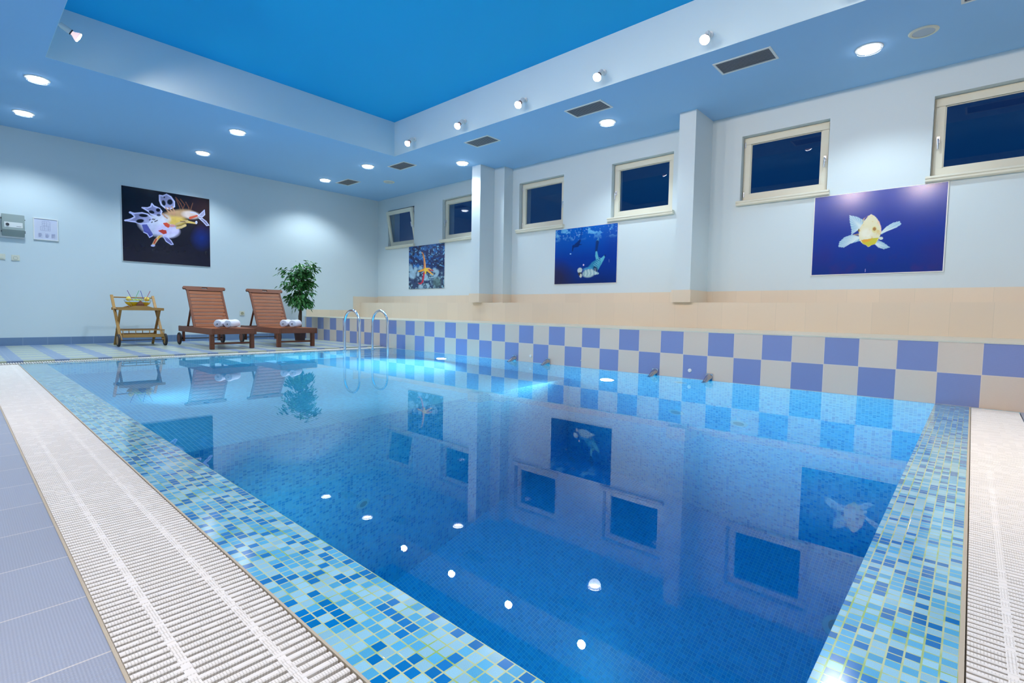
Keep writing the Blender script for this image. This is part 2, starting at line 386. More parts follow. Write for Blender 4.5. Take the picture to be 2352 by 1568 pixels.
def grate(name, x0, x1, y0, y1, along, ribs, label, zt=GZ):
    g = MB(); p, w, h = .0222, .0135, .022; c = .002
    lo, hi = (y0, y1) if along == 'y' else (x0, x1); n = int((hi-lo)/p)
    for i in range(n):
        t = lo+p*(i+.5)
        prof = [(t-w/2+.002, zt-h), (t+w/2-.002, zt-h), (t+w/2, zt-c), (t+w/2-c, zt), (t-w/2+c, zt), (t-w/2, zt-c)]
        if along == 'y': g.prism(prof, 'x', x0+.004, x1-.006) if False else g.add(
            [(x, q[0], q[1]) for x in (x0+.002, x1-.003) for q in prof], [(0, 1, 2, 3, 4, 5), (11, 10, 9, 8, 7, 6)]+[(k, (k+1) % 6, 6+(k+1) % 6, 6+k) for k in range(6)])
        else: g.add([(q[0], y, q[1]) for y in (y0+.002, y1-.003) for q in prof], [(0, 1, 2, 3, 4, 5), (11, 10, 9, 8, 7, 6)]+[(k, (k+1) % 6, 6+(k+1) % 6, 6+k) for k in range(6)])
    for q in ribs:
        if along == 'y':
            x = x0+(x1-x0)*q; g.box(x-.008, x+.008, lo, hi, zt-h, zt-.0015)
        else:
            y = y0+(y1-y0)*q; g.box(lo, hi, y-.008, y+.008, zt-h, zt-.0015)
    o = g.build(name, M_GRATE[along]); tag(o, label, 'drain grate'); return o
grate('overflow_grate', .197, .487, -3.1, 7.94, 'y', (.28, .74), 'long white slatted overflow grate between the left mosaic pool edge and the lilac floor tiles')
grate('overflow_grate', .50, PX1-.003, -.292, -.022, 'x', (.3, .74), 'white slatted overflow grate beside the right mosaic pool edge, in the right corner')
grate('overflow_grate', .20, PX1-.003, 7.955, 8.10, 'x', (.5,), 'narrow white overflow grate along the far pool edge in front of the loungers', zt=-.018)

# ------------------------------------------------------------------ lamps
def light(name, kind, loc, energy, color, target=None, parent=None, **kw):
    d = bpy.data.lights.new(name, kind); d.energy = energy; d.color = color
    for k, v in kw.items(): setattr(d, k, v)
    o = bpy.data.objects.new(name, d); COL.objects.link(o); o.location = loc
    if target is not None:
        o.rotation_euler = (Vector(target)-Vector(loc)).to_track_quat('-Z', 'Y').to_euler()
    if parent: o.parent = parent
    return o

def downlight(x, y, label, pw=1.0, colr=None):
    e = empty('ceiling_downlight', (x, y, ZC), label, 'ceiling light', 'recessed round downlights in the blue soffit')
    MB().lathe([(.098, -.001), (.098, -.010), (.118, -.008), (.122, -.001), (.098, -.001)], seg=36).build('trim_ring', M_WHITE, e, smooth=True)
    MB().lathe([(0, -.004), (.096, -.004), (.096, -.009), (.088, -.012), (.086, -.022), (0, -.024)], seg=36).build('diffuser', M_GLOWD, e, smooth=True)
    MB().lathe([(.070, -.024), (.104, -.024), (.104, -.030), (.070, -.030), (.070, -.024)], seg=36).build('glass_ring', M_CLEAR, e, smooth=True)
    for k in range(3):
        q = k*2.094+.4; MB().tube([(.099*math.cos(q), .099*math.sin(q), -.006), (.099*math.cos(q), .099*math.sin(q), -.032)], .004, 8).build('clip', M_SILVER, e)
    light('lamp_light', 'SPOT', (0, 0, -.045), E_DOWN*pw, colr or C_DOWN, (0, 0, -2), e, spot_size=R(128), spot_blend=.55, shadow_soft_size=.09)
    return e
rows = [(.79, 8.642, 'at the top left beside the recess edge'), (.781, 10.299, 'at the far left near the back wall'),
        (3.095, 8.687, 'middle one beside the recess edge'), (3.10, 10.343, 'right above the dark poster'),
        (5.44, 8.732, 'under the far corner of the recess'), (5.435, 10.378, 'deepest one, left of the farthest air vent'),
        (6.438, 7.15, 'just before the double pillar'), (6.409, 4.032, 'between the double pillar and the single pillar'), (6.377, .926, 'nearest on the right, beside the round speaker')]
for x, y, s in rows: downlight(x*.99, y*.99, 'round lit downlight in the blue soffit, '+s, .72 if x > 6 else 1.08)
for x, y, s in [(-.35, 7.1, 'farthest'), (-.35, 4.0, 'second'), (-.35, .9, 'third'), (-.35, -1.9, 'nearest')]:  # unseen row mirrored across the recess, added to light the left deck
    downlight(x, y, 'unseen downlight added in the left soffit to light the lilac deck, %s of four' % s, 1.9 if y < 5 else 1.3, C_NEAR if y < 5 else None)

for x, s in [(1.6, 'left'), (3.8, 'middle'), (6.1, 'right')]:  # unseen lamps added behind the viewer to brighten the near grates and deck
    downlight(x, -2.9, 'unseen downlight added in the front soffit behind the viewer to brighten the foreground, %s one of three' % s, 1.3 if x < 3 else .7, C_NEAR)

def cove_spot(x, y, sgn, label, aim, power=1.0):
    # sgn -1: mounted on the window-side of the recess, pointing to -x
    z = 3.55
    e = empty('ceiling_spotlight', (x, y, z), label, 'spotlight', 'wall spotlights around the ceiling recess')
    MB().lathe([(0, 0), (.034, 0), (.034, sgn*.022), (0, sgn*.022)], axis='x', seg=20).build('mount', M_WHITE, e, smooth=True)
    p1 = Vector((sgn*.022, 0, 0)); p2 = Vector((sgn*.075, 0, -.012))
    MB().tube([p1, p2], .013, 12).build('arm', M_WHITE, e, smooth=True)
    d = (Vector(aim)-Vector((x, y, z))).normalized(); q = d.to_track_quat('Z', 'Y').to_matrix()
    o = p2
    MB().lathe([(0, -.02), (.022, -.02), (.028, .0), (.028, .075), (0, .075)], c=o, seg=20, m=q).build('lamp_holder', M_WHITE, e, smooth=True)
    MB().lathe([(0, .075), (.0285, .075), (.0285, .086), (0, .086)], c=o, seg=20, m=q).build('collar', M_DARK, e, smooth=True)
    MB().lathe([(0, .086), (.02, .086), (.023, .10), (.047, .135), (.049, .146), (0, .146)], c=o, seg=24, m=q).build('bulb', M_BULBS, e, smooth=True)
    MB().lathe([(0, .1465), (.0485, .1465), (.044, .157), (0, .163)], c=o, seg=24, m=q).build('bulb_face', M_GLOWS, e, smooth=True)
    light('lamp_light', 'SPOT', tuple(o+d*.19), E_SPOT*power, C_SPOT, tuple(o+d*2), e, spot_size=R(110), spot_blend=.8, shadow_soft_size=.045)
for y, s in [(7.21, 'in its far corner'), (5.95, 'second from the far corner'), (4.72, 'third from the far corner'),
             (3.465, 'fourth from the far corner'), (2.18, 'large bright fifth one'), (.93, 'nearest at the top edge')]:
    cove_spot(C1, y*.99, -1, 'warm spotlight on the window side of the recess, '+s, (2.2, y*.99-.35, .3))
for y, s, pw in [(7.21, 'alone at the top left corner', .7), (5.95, 'second from the far end', 1.1), (4.72, 'third from the far end', 1.3), (3.465, 'fourth from the far end', 1.3), (2.18, 'fifth from the far end', 1.3), (.93, 'sixth from the far end', 1.3), (-.35, 'nearest one', 1.3)]:
    cove_spot(C3, y*.99, 1, 'small warm spotlight on the left side of the recess, '+s, (6.2, y*.99-(.9 if y < 7 else -.1), .7), pw)

# underwater lamps
def pool_lamp(x, y, z, sgn, label, e_=1.0, aim=None, size=150):
    e = empty('pool_lamp', (x, y, z), label, 'underwater light', 'round underwater lamps in the pool walls')
    MB().lathe([(.055, 0), (.085, 0), (.085, sgn*.012), (.055, sgn*.016), (.055, 0)], axis='x', seg=32).build('ring', M_CHROME, e, smooth=True)
    MB().lathe([(0, sgn*.010), (.055, sgn*.010), (.045, sgn*.016), (0, sgn*.02)], axis='x', seg=28).build('lens', M_GLOWP, e, smooth=True)
    t = aim or (sgn*2, 0, -.25)
    light('lamp_light', 'SPOT', (sgn*.06, 0, 0), E_POOL*e_, C_POOL, t, e, spot_size=R(size), spot_blend=.9, shadow_soft_size=.08)
pool_lamp(PX1, 6.328, -.80, -1, 'bright underwater lamp in the far part of the checkered side, near the ladder', 2.8)
pool_lamp(PX1, 3.241, -.80, -1, 'bright underwater lamp below the checkered ledge, between the two pairs of nozzles', .9)
for y, s, e_ in [(4.45, 'farther', 1.7), (1.46, 'nearer', 4.6)]:
    pool_lamp(PX0, y, -.72, 1, 'underwater lamp in the left pool wall under the mosaic edge, %s one' % s, e_, (2, 0, .2 if y > 4 else -.12), 50 if y > 4 else 74)
pool_lamp(PX0, 5.6, -.75, 1, 'underwater lamp in the left pool wall of the shallow end', .30, (2, 0, .1), 110)
pool_lamp(PX0, 2.9, -2.4, 1, 'unseen underwater lamp added low in the left pool wall to light the deep end', .2, None, 170)  # unseen lamp, added only to light the deep water

# ------------------------------------------------------------------ windows
def window(n, y0, y1, handle, tilt=0):
    # y0<y1 ; handle at 'lo' (right in view) or 'hi' (left in view)
    e = empty('window_%d' % n, (XW+.10, (y0+y1)/2, HZ0), None, None); e['kind'] = S
    w = y1-y0; h = HZ1-HZ0; a0, a1 = -w/2, w/2; fr = .032
    MB().box(0, .07, a0, a1, 0, fr).box(0, .07, a0, a1, h-fr, h).box(0, .07, a0, a0+fr, fr, h-fr).box(0, .07, a1-fr, a1, fr, h-fr).build('frame', M_CREAM, e, bevel=.003)
    # sash (its own empty so that it can stand tilted)
    m = Matrix.Translation((-.012, 0, fr+.004)) @ Matrix.Rotation(-R(tilt), 4, 'Y')
    s0, s1, sw, sh_ = a0+.018, a1-.018, .078, h-2*fr+.006
    q = MB()
    q.box(-.012, .045, s0, s1, 0, sw, m).box(-.012, .045, s0, s1, sh_-sw, sh_, m).box(-.012, .045, s0, s0+sw, sw, sh_-sw, m).box(-.012, .045, s1-sw, s1, sw, sh_-sw, m)
    so = q.build('sash', M_CREAM, e, bevel=.003)
    q = MB(); t = .012
    i0, i1 = s0+sw-.002, s1-sw+.002; k0, k1 = sw-.002, sh_-sw+.002
    q.box(.0, .02, i0, i1, k0, k0+t, m).box(.0, .02, i0, i1, k1-t, k1, m).box(.0, .02, i0, i0+t, k0, k1, m).box(.0, .02, i1-t, i1, k0, k1, m)
    bd = q.build('glazing_bead', M_CREAM, e, bevel=.002)
    MB().box(.018, .026, i0, i1, k0, k1, m).build('pane', M_PANE, e)
    hy = (s0+.03) if handle == 'lo' else (s1-.03); hz = sh_*.47
    tr_ = lambda p: tuple(m @ Vector(p))
    hd = MB().box(-.020, -.011, hy-.013, hy+.013, hz-.035, hz+.035, m); hd.tube([tr_((-.018, hy, hz)), tr_((-.050, hy, hz)), tr_((-.058, hy, hz-.012)), tr_((-.058, hy, hz-.11))], .008, 10)
    if tilt:
        hd = MB().box(-.020, -.011, hy-.013, hy+.013, hz-.035, hz+.035, m); hd.tube([tr_((-.018, hy, hz)), tr_((-.050, hy, hz)), tr_((-.058, hy, hz+.012)), tr_((-.058, hy, hz+.11))], .008, 10)
    hd.build('handle', M_SILVER, e, smooth=True)
    gy = (s1-.004) if handle == 'lo' else (s0+.004)
    for zz in (.045, sh_-.11):
        MB().tube([(-.022, gy, fr+zz), (-.022, gy, fr+zz+.07)], .009, 10).build('hinge', M_SILVER, e, smooth=True)
    prof = [(-.155, -.040), (-.14, -.052), (-.10, -.052), (-.10, 0), (.0, 0), (.0, .012), (-.16, .012), (-.165, .004), (-.165, -.012), (-.155, -.018)]
    MB().add([(x, y, z) for y in (a0-.035, a1+.035) for (x, z) in prof], [tuple(range(10)), tuple(range(19, 9, -1))]+[(k, (k+1) % 10, 10+(k+1) % 10, 10+k) for k in range(10)]).build('sill', M_CREAM, e, bevel=.002)
hs = ['lo', 'hi', 'lo', 'hi', 'lo', 'hi']
for i, (y0, y1) in enumerate(HOLES): window(i+1, y0, y1, hs[i], 10.5 if i == 0 else 0)

# ------------------------------------------------------------------ air vents and round speakers in the soffit
for (y0, y1), s in zip([(-.40, .215), (1.67, 2.26), (3.69, 4.27), (5.75, 6.29), (7.94, 8.46), (9.90, 10.42)],
                       ['nearest one, at the top right edge', 'long one beside the fifth spotlight', 'third from the far end... ', 'x', 'y', 'z']):
    s = {-.40: 'nearest, cut by the top right edge', 1.67: 'nearest fully visible, right of the round speaker side', 3.69: 'beside the downlight between the pillars',
         5.75: 'left of the double pillar', 7.94: 'under the far recess corner', 9.90: 'smallest, deepest one near the back wall'}[y0]
    if y0 == 1.67: s = 'longest looking one, above the right windows'
    x0, x1 = 5.69*.99, 6.0*.99; y0, y1 = y0*.99, y1*.99; cx, cy = (x0+x1)/2, (y0+y1)/2
    e = empty('air_vent', (cx, cy, ZC), 'grey slatted air vent in the soffit, '+s, 'air vent', 'slatted air vents in the soffit')
    w, l = (x1-x0)/2, (y1-y0)/2
    MB().box(-w, w, -l, -l+.022, -.008, 0).box(-w, w, l-.022, l, -.008, 0).box(-w, -w+.022, -l+.022, l-.022, -.008, 0).box(w-.022, w, -l+.022, l-.022, -.008, 0).build('frame', M_WHITE, e)
    MB().box(-w+.02, w-.02, -l+.02, l-.02, -.002, -.0005).build('backing', M_VENTD, e)
    q = MB(); n = 9
    for k in range(n):
        x = -w+.026+(2*w-.052)*(k+.5)/n
        q.box(x-.006, x+.006, -l+.022, l-.022, -.0075, -.0055)
    q.build('slats', M_VENT, e)
for x, y, s in [(6.345, .49, 'large nearest one at the top right'), (6.39, 9.43, 'tiny one in the far corner')]:
    e = empty('ceiling_speaker', (x*.99, y*.99, ZC), 'round cream ceiling speaker in the soffit, '+s, 'speaker', 'round speakers in the soffit')
    MB().lathe([(.088, -.001), (.088, -.010), (.108, -.010), (.118, -.001), (.088, -.001)], seg=36).build('rim', M_CREAM, e, smooth=True)
    MB().lathe([(0, -.006), (.088, -.005), (.088, -.001), (0, -.001)], seg=30).build('mesh_cover', mat('speaker_mesh', (.50, .58, .66, 1), .7, bump=(700, .6, .002)), e, smooth=True)

# ------------------------------------------------------------------ things fixed to the back wall
e = empty('fuse_box', (.66, YW, 1.70), 'grey green wall enclosure with black knob, at the far left on the back wall', 'electrical box')
MB().box(-.13, .145, -.02, 0, -.02, .335).build('back_plate', M_WHITE, e, bevel=.003)
MB().prism([(-.02, .0), (-.09, .065), (-.11, .10), (-.11, .335), (-.02, .345)], 'x', -.105, .148).build('cover', M_PANEL, e, bevel=.004)
MB().box(-.08, .125, -.1125, -.109, .135, .215).build('label_strip', M_WHITE, e)
MB().lathe([(0, -.125), (.019, -.125), (.021, -.112), (0, -.112)], c=(-.045, 0, .178), axis='y', seg=20).build('knob', M_DARK, e, smooth=True)
MB().box(.055, .11, -.1132, -.1124, .152, .157).build('printed_mark', M_DARK, e)
for z in (.07, .09, .27):
    MB().tube([(.146, -.06, z), (.158, -.06, z)], .008, 8).build('screw', M_DARK, e)
for z in (.07, .27):
    MB().tube([(-.118, -.06, z), (-.104, -.06, z)], .010, 8).build('screw', M_DARK, e)
e = empty('framed_notice', (1.062, YW, 1.69), 'small white framed floor plan notice right of the grey wall enclosure', 'notice')
MB().box(-.15, .15, -.018, 0, 0, .012).box(-.15, .15, -.018, 0, .336, .348).box(-.15, -.138, -.018, 0, .012, .336).box(.138, .15, -.018, 0, .012, .336).build('frame', M_WHITE, e, bevel=.001)
MB().box(-.14, .14, -.010, -.002, .01, .338).build('sheet', mat('notice_paper', (.66, .68, .82, 1), .5), e)
q = MB(); rr = random.Random(3)
t_ = .0022
def hl(x0, x1, z): q.box(x0, x1, -.0115, -.0105, z, z+t_)
def vl(x, z0, z1): q.box(x, x+t_, -.0115, -.0105, z0, z1)
for x0, x1, z in [(-.045, .05, .30), (-.045, .05, .235), (-.065, .05, .215), (-.065, .05, .155), (-.02, .05, .185), (-.045, .0, .268), (.01, .05, .262), (.025, .035, .312)]: hl(x0, x1, z)
for x, z0, z1 in [(-.045, .235, .30), (.05, .155, .30), (-.065, .155, .215), (-.02, .155, .30), (.008, .215, .30), (.028, .155, .235), (-.043, .16, .21)]: vl(x, z0, z1)
for cx in (-.09, -.01, .065):
    for k in range(8): hl(cx, cx+rr.uniform(.03, .052), .105-k*.0085)
q.build('plan_drawing', mat('notice_ink', (.22, .24, .42, 1), .6), e)

def wallplate(name, x, z, w, h, label, kind):
    e = empty(name, (x, YW, z), label, 'switch' if kind == 'rocker' else 'socket')
    MB().box(-w/2, w/2, -.010, 0, -h/2, h/2).build('plate', M_CREAM, e, bevel=.003)
    if kind == 'rocker': MB().box(-w*.36, w*.36, -.015, -.008, -h*.32, h*.32).build('rocker', M_CREAM, e, bevel=.002)
    else:
        MB().lathe([(0, -.013), (.020, -.013), (.024, -.017), (.028, -.013), (.028, -.008), (0, -.008)], axis='y', seg=24).build('round_insert', M_CREAM if kind == 'knob' else M_BEIGE2, e, smooth=True)
M_BEIGE2 = mat('yellowed_plastic', (.42, .40, .25, 1), .5)
wallplate('light_switch', .53, 1.382, .11, .088, 'cream light switch cut by the left frame edge under the enclosure', 'rocker')
wallplate('dimmer_switch', .698, 1.376, .094, .088, 'square cream wall plate with round knob, right of the light switch', 'knob')
wallplate('wall_socket', 4.027, .545, .094, .094, 'cream wall socket low on the back wall between the two loungers', 'socket')

# ------------------------------------------------------------------ posters (printed pictures painted vertex by vertex)
class Canvas:
    def __init__(s, nu, nv, tl, tr_, bl, br, base):
        u, v = np.meshgrid(np.linspace(0, 1, nu), np.linspace(0, 1, nv)); s.u, s.v = u, v   # v up
        f = lambda k: (tl[k]*(1-u)+tr_[k]*u)*v+(bl[k]*(1-u)+br[k]*u)*(1-v)
        s.X, s.Y = f(0), f(1); s.c = np.zeros(u.shape+(3,)); s.c[:] = base[:3]; s.nu, s.nv = nu, nv
    def put(s, mask, col): mask = np.clip(mask, 0, 1)[..., None]; s.c = s.c*(1-mask)+np.array(col[:3])*mask
    def blob(s, cx, cy, rx, ry, col, al=1, soft=.15, rot=0):
        c_, s_ = math.cos(R(rot)), math.sin(R(rot)); dx, dy = s.X-cx, s.Y-cy
        d = np.hypot((dx*c_+dy*s_)/rx, (-dx*s_+dy*c_)/ry); s.put(al*np.clip((1-d)/soft+.5, 0, 1), col)
    def line(s, pts, w, col, al=1):
        n = len(pts)-1
        w = w if isinstance(w, (list, tuple)) else [w]*(n+1)
        for i in range(n):
            (x0, y0), (x1, y1) = pts[i], pts[i+1]; dx, dy = x1-x0, y1-y0; L2 = dx*dx+dy*dy+1e-9
            t = np.clip(((s.X-x0)*dx+(s.Y-y0)*dy)/L2, 0, 1); d = np.hypot(s.X-x0-t*dx, s.Y-y0-t*dy)
            ww_ = w[i]*(1-t)+w[i+1]*t; s.put(al*np.clip((ww_-d)/(ww_*.35+2)+.3, 0, 1), col)
    def poly(s, pts, col, al=1):
        ins = np.zeros(s.X.shape, bool); n = len(pts)
        for i in range(n):
            (x0, y0), (x1, y1) = pts[i], pts[(i+1) % n]
            ins ^= ((y0 > s.Y) != (y1 > s.Y)) & (s.X < (x1-x0)*(s.Y-y0)/((y1-y0) or 1e-9)+x0)
        s.put(ins*al, col)
    def ringshape(s, pts, w, col, fill=None, al=.35):
        if fill is not None: s.poly(pts, fill, al)
        s.line(pts+[pts[0]], w, col)
    def noise(s, scale, seed, octs=3):
        out = np.zeros(s.X.shape); rg = np.random.RandomState(seed); amp = 1; tot = 0
        for o in range(octs):
            g = rg.rand(64, 64); x = s.X/scale*(2**o); y = s.Y/scale*(2**o); xi = np.floor(x).astype(int); yi = np.floor(y).astype(int); fx, fy = x-xi, y-yi
            fx = fx*fx*(3-2*fx); fy = fy*fy*(3-2*fy); q = lambda i, j: g[(yi+j) % 64, (xi+i) % 64]
            out += amp*((q(0, 0)*(1-fx)+q(1, 0)*fx)*(1-fy)+(q(0, 1)*(1-fx)+q(1, 1)*fx)*fy); tot += amp; amp *= .5
        return out/tot

def print_mat():
    m, nt, p = newmat('glossy_photo_print'); n = nt.nodes.new('ShaderNodeVertexColor'); n.layer_name = 'Print'
    nt.links.new(n.outputs['Color'], p.inputs['Base Color']); p.inputs['Roughness'].default_value = .17; p.inputs['Specular IOR Level'].default_value = .4
    return m
M_PRINT = print_mat()

def poster(name, wall, a0, a1, z0, z1, cv, label, border=0.0):
    # wall 'back': a = x ; wall 'win': a = y and picture left is larger y
    mid = (a0+a1)/2; loc = (mid, YW, z0) if wall == 'back' else (XW, mid, z0)
    e = empty(name, loc, label, 'poster'); w = abs(a1-a0)/2; h = z1-z0; t = .014
    if wall == 'back': MB().box(-w, w, -t, -.002, 0, h).build('board', M_WHITE, e)
    else: MB().box(-t, -.002, -w, w, 0, h).build('board', M_WHITE, e)
    nu, nv = cv.nu, cv.nv; U = (cv.u*2-1)*(w-border); V = border+cv.v*(h-2*border)
    P = np.stack([U, np.full_like(U, -t-.0012), V], -1) if wall == 'back' else np.stack([np.full_like(U, -t-.0012), -U, V], -1)
    me = bpy.data.meshes.new('print'); me.vertices.add(nu*nv); me.vertices.foreach_set('co', P.reshape(-1).astype(np.float32))
    idx = np.arange(nu*nv).reshape(nv, nu); f = np.stack([idx[:-1, :-1], idx[:-1, 1:], idx[1:, 1:], idx[1:, :-1]], -1).reshape(-1, 4)
    me.loops.add(f.size); me.loops.foreach_set('vertex_index', f.reshape(-1).astype(np.int32)); me.polygons.add(len(f))
    me.polygons.foreach_set('loop_start', np.arange(0, f.size, 4, dtype=np.int32)); me.update(calc_edges=True)
    at = me.color_attributes.new('Print', 'FLOAT_COLOR', 'POINT'); c4 = np.ones((nu*nv, 4), np.float32); c4[:, :3] = cv.c.reshape(-1, 3); at.data.foreach_set('color', c4.reshape(-1))
    me.materials.append(M_PRINT); o = bpy.data.objects.new('print', me); COL.objects.link(o); o.parent = e
    return e
K = lambda r, g, b: srgb(r, g, b)
# 1: pale branching sea creature on black
cv = Canvas(300, 280, (150, 100), (1590, 340), (138, 1340), (1578, 1450), K(14, 14, 30))
cv.put(.9*np.clip((cv.Y-700)/900, 0, 1)*.5, K(34, 32, 62)); cv.blob(1435, 970, 120, 130, K(10, 45, 140), .7, 1.6)
cv.blob(1500, 480, 220, 260, K(70, 30, 20), .5, 1.8)
lil, dk = K(205, 205, 250), K(14, 14, 30)
nz = cv.noise(60, 2)
for pts in [[(1010, 330), (1060, 450), (1090, 560)], [(1000, 300), (1080, 400), (1130, 520)], [(1170, 380), (1220, 470), (1230, 560)], [(1290, 400), (1260, 480), (1240, 550)], [(1080, 330), (1150, 420), (1120, 480)]]: cv.line(pts, 9, K(120, 75, 55), .7)
cv.blob(1000, 590, 260, 80, K(190, 150, 110), .95, .5, -8); cv.blob(1250, 590, 150, 62, K(215, 195, 190), .95, .5, 8)
cv.blob(930, 690, 230, 80, K(225, 185, 90), .95, .5, 0)
cv.blob(620, 760, 235, 150, K(205, 205, 235), .97, .4, 22); cv.blob(850, 850, 190, 110, K(215, 205, 245), .97, .4, 5); cv.blob(720, 660, 170, 90, K(215, 215, 235), .9, .5)
cv.poly([(440, 740), (520, 740), (610, 900), (590, 950), (550, 955), (520, 890), (470, 860)], K(60, 65, 160), .9); cv.line([(465, 868), (520, 895), (555, 955), (600, 930)], 8, lil)
cv.ringshape([(265, 540), (330, 560), (450, 550), (540, 575), (600, 640), (560, 720), (430, 735), (340, 700), (270, 690), (190, 675), (270, 655), (335, 620), (320, 590)], 11, lil, K(150, 150, 200), .75)
cv.blob(470, 595, 70, 26, dk, 1, .3, 5); cv.blob(415, 685, 62, 32, dk, 1, .3, -8); cv.blob(270, 545, 20, 18, lil); cv.blob(196, 676, 22, 14, lil)
cv.ringshape([(455, 465), (540, 470), (590, 450), (608, 400), (640, 440), (730, 480), (765, 530), (740, 590), (660, 600), (590, 570), (545, 520)], 11, lil, K(150, 150, 200), .75)
cv.blob(600, 538, 46, 26, dk, 1, .3, 15); cv.blob(706, 505, 36, 30, dk, 1, .3); cv.blob(712, 588, 34, 18, dk, .9, .3)
cv.ringshape([(735, 265), (790, 275), (850, 250), (920, 290), (975, 370), (975, 450), (900, 490), (820, 470), (760, 420), (735, 350)], 12, lil, K(160, 160, 205), .8)
cv.blob(800, 390, 30, 46, dk, 1, .3, -15); cv.blob(902, 375, 46, 46, dk, 1, .3); cv.blob(812, 298, 12, 14, dk)
for pts in [[(830, 470), (880, 540), (960, 580)], [(930, 450), (970, 520), (975, 570)], [(880, 470), (930, 530)], [(780, 570), (810, 610), (850, 640)]]: cv.line(pts, 13, K(190, 140, 110), .9)
for x, y in [(570, 665), (615, 655), (655, 690), (600, 705), (680, 680), (640, 660)]: cv.blob(x, y, 18, 9, K(40, 35, 50), .9, .3, -25)
cv.poly([(775, 720), (840, 712), (910, 760), (860, 800), (810, 770)], K(215, 75, 50)); cv.poly([(695, 845), (760, 825), (830, 840), (835, 890), (780, 905)], K(190, 60, 50)); cv.blob(930, 765, 50, 22, K(215, 150, 160))
cv.blob(980, 850, 60, 60, K(215, 205, 245), .95, .4); cv.blob(900, 930, 90, 28, K(225, 220, 250), .9, .5, -15)
cv.line([(760, 925), (700, 950), (650, 1010), (605, 1085)], [16, 24, 26, 22], K(225, 190, 150)); cv.line([(660, 985), (625, 1050)], 15, K(200, 75, 45)); cv.line([(720, 935), (690, 975)], 12, K(225, 165, 60)); cv.blob(605, 1090, 34, 18, lil)
cv.ringshape([(770, 930), (840, 950), (900, 1010), (935, 1070), (900, 1075), (820, 1020)], 8, lil, K(120, 115, 180), .7)
cv.line([(1180, 700), (1260, 715), (1340, 730)], [22, 16, 13], K(225, 190, 110)); cv.blob(1345, 715, 20, 26, lil)
cv.line([(1010, 800), (1080, 790), (1150, 760)], 22, K(225, 190, 130)); cv.line([(1000, 740), (1100, 700), (1190, 690)], 18, K(200, 170, 120)); cv.line([(1070, 690), (1150, 700)], 7, K(110, 70, 40))
cv.line([(1240, 640), (1380, 600)], [24, 16], K(205, 85, 55)); cv.ringshape([(1380, 610), (1440, 560), (1495, 515), (1500, 590), (1450, 630)], 8, lil, K(180, 175, 215), .8); cv.line([(1250, 545), (1330, 560), (1380, 590)], 10, lil)
cv.ringshape([(1390, 640), (1450, 650), (1520, 700), (1570, 765), (1530, 770), (1460, 700)], 8, lil, K(150, 145, 190), .6)
cv.c *= (.84+.32*nz)[..., None]
poster('poster', 'back', 2.056, 3.450, 1.448, 2.768, cv, 'black poster of a pale branching sea creature on the back wall above the trolley', .004)
# 2: starfish
cv = Canvas(170, 200, (235, 300), (1155, 190), (222, 1390), (1135, 1360), K(22, 40, 95))
n1, n2, n3 = cv.noise(60, 5, 4), cv.noise(110, 9, 3), cv.noise(35, 12, 2)
cv.put(np.clip((n1-.52)*7, 0, 1)*.85, K(40, 110, 190)); cv.put(np.clip((n2-.55)*5, 0, 1)*.7, K(20, 16, 50)); cv.put(np.clip((n3-.68)*12, 0, 1)*(cv.Y < 800)*.8, K(120, 190, 235))
lower = np.clip((cv.Y-830-120*(n2-.5))/60, 0, 1); cv.put(lower*.8, K(52, 70, 105)); cv.put(lower*np.clip((n1-.5)*6, 0, 1), K(140, 180, 200)); cv.put(lower*np.clip((n3-.6)*9, 0, 1)*.8, K(20, 30, 60))
for x, y, rx, ry in [(275, 840, 55, 90), (330, 1010, 90, 110), (410, 880, 45, 80), (480, 1000, 35, 60), (545, 840, 50, 50), (900, 900, 50, 60), (965, 950, 45, 70), (680, 1080, 50, 75), (925, 1050, 45, 50), (840, 1085, 40, 20), (540, 1330, 55, 60), (740, 1310, 35, 50)]: cv.blob(x, y, rx, ry, K(165, 200, 222), .75, .6)
cv.blob(960, 1210, 110, 130, K(80, 105, 105), .8, .7)
O, Y_ = K(215, 130, 60), K(245, 200, 70)
cv.line([(640, 950), (620, 1080), (595, 1200), (545, 1250), (490, 1235)], [22, 22, 24, 18, 12], K(195, 45, 70)); cv.line([(740, 870), (800, 890), (870, 905)], [20, 22, 12], K(190, 40, 80))
cv.line([(655, 860), (655, 740), (640, 600), (620, 500), (600, 445), (570, 435)], [34, 26, 22, 18, 12, 8], O); cv.line([(670, 840), (665, 700), (640, 560)], [12, 8, 4], K(250, 190, 130))
cv.line([(680, 870), (590, 900), (490, 930)], [34, 28, 16], K(235, 165, 60)); cv.line([(700, 880), (780, 950), (860, 1015)], [32, 24, 14], K(240, 175, 70)); cv.line([(700, 860), (760, 850), (820, 880)], [26, 18, 10], K(240, 190, 110)); cv.line([(670, 880), (672, 980)], [30, 20], Y_); cv.blob(682, 885, 48, 45, Y_)
poster('poster', 'win', 8.586, 9.873, 1.168, 2.150, cv, 'poster of an orange starfish on blue corals, below the two farthest windows')
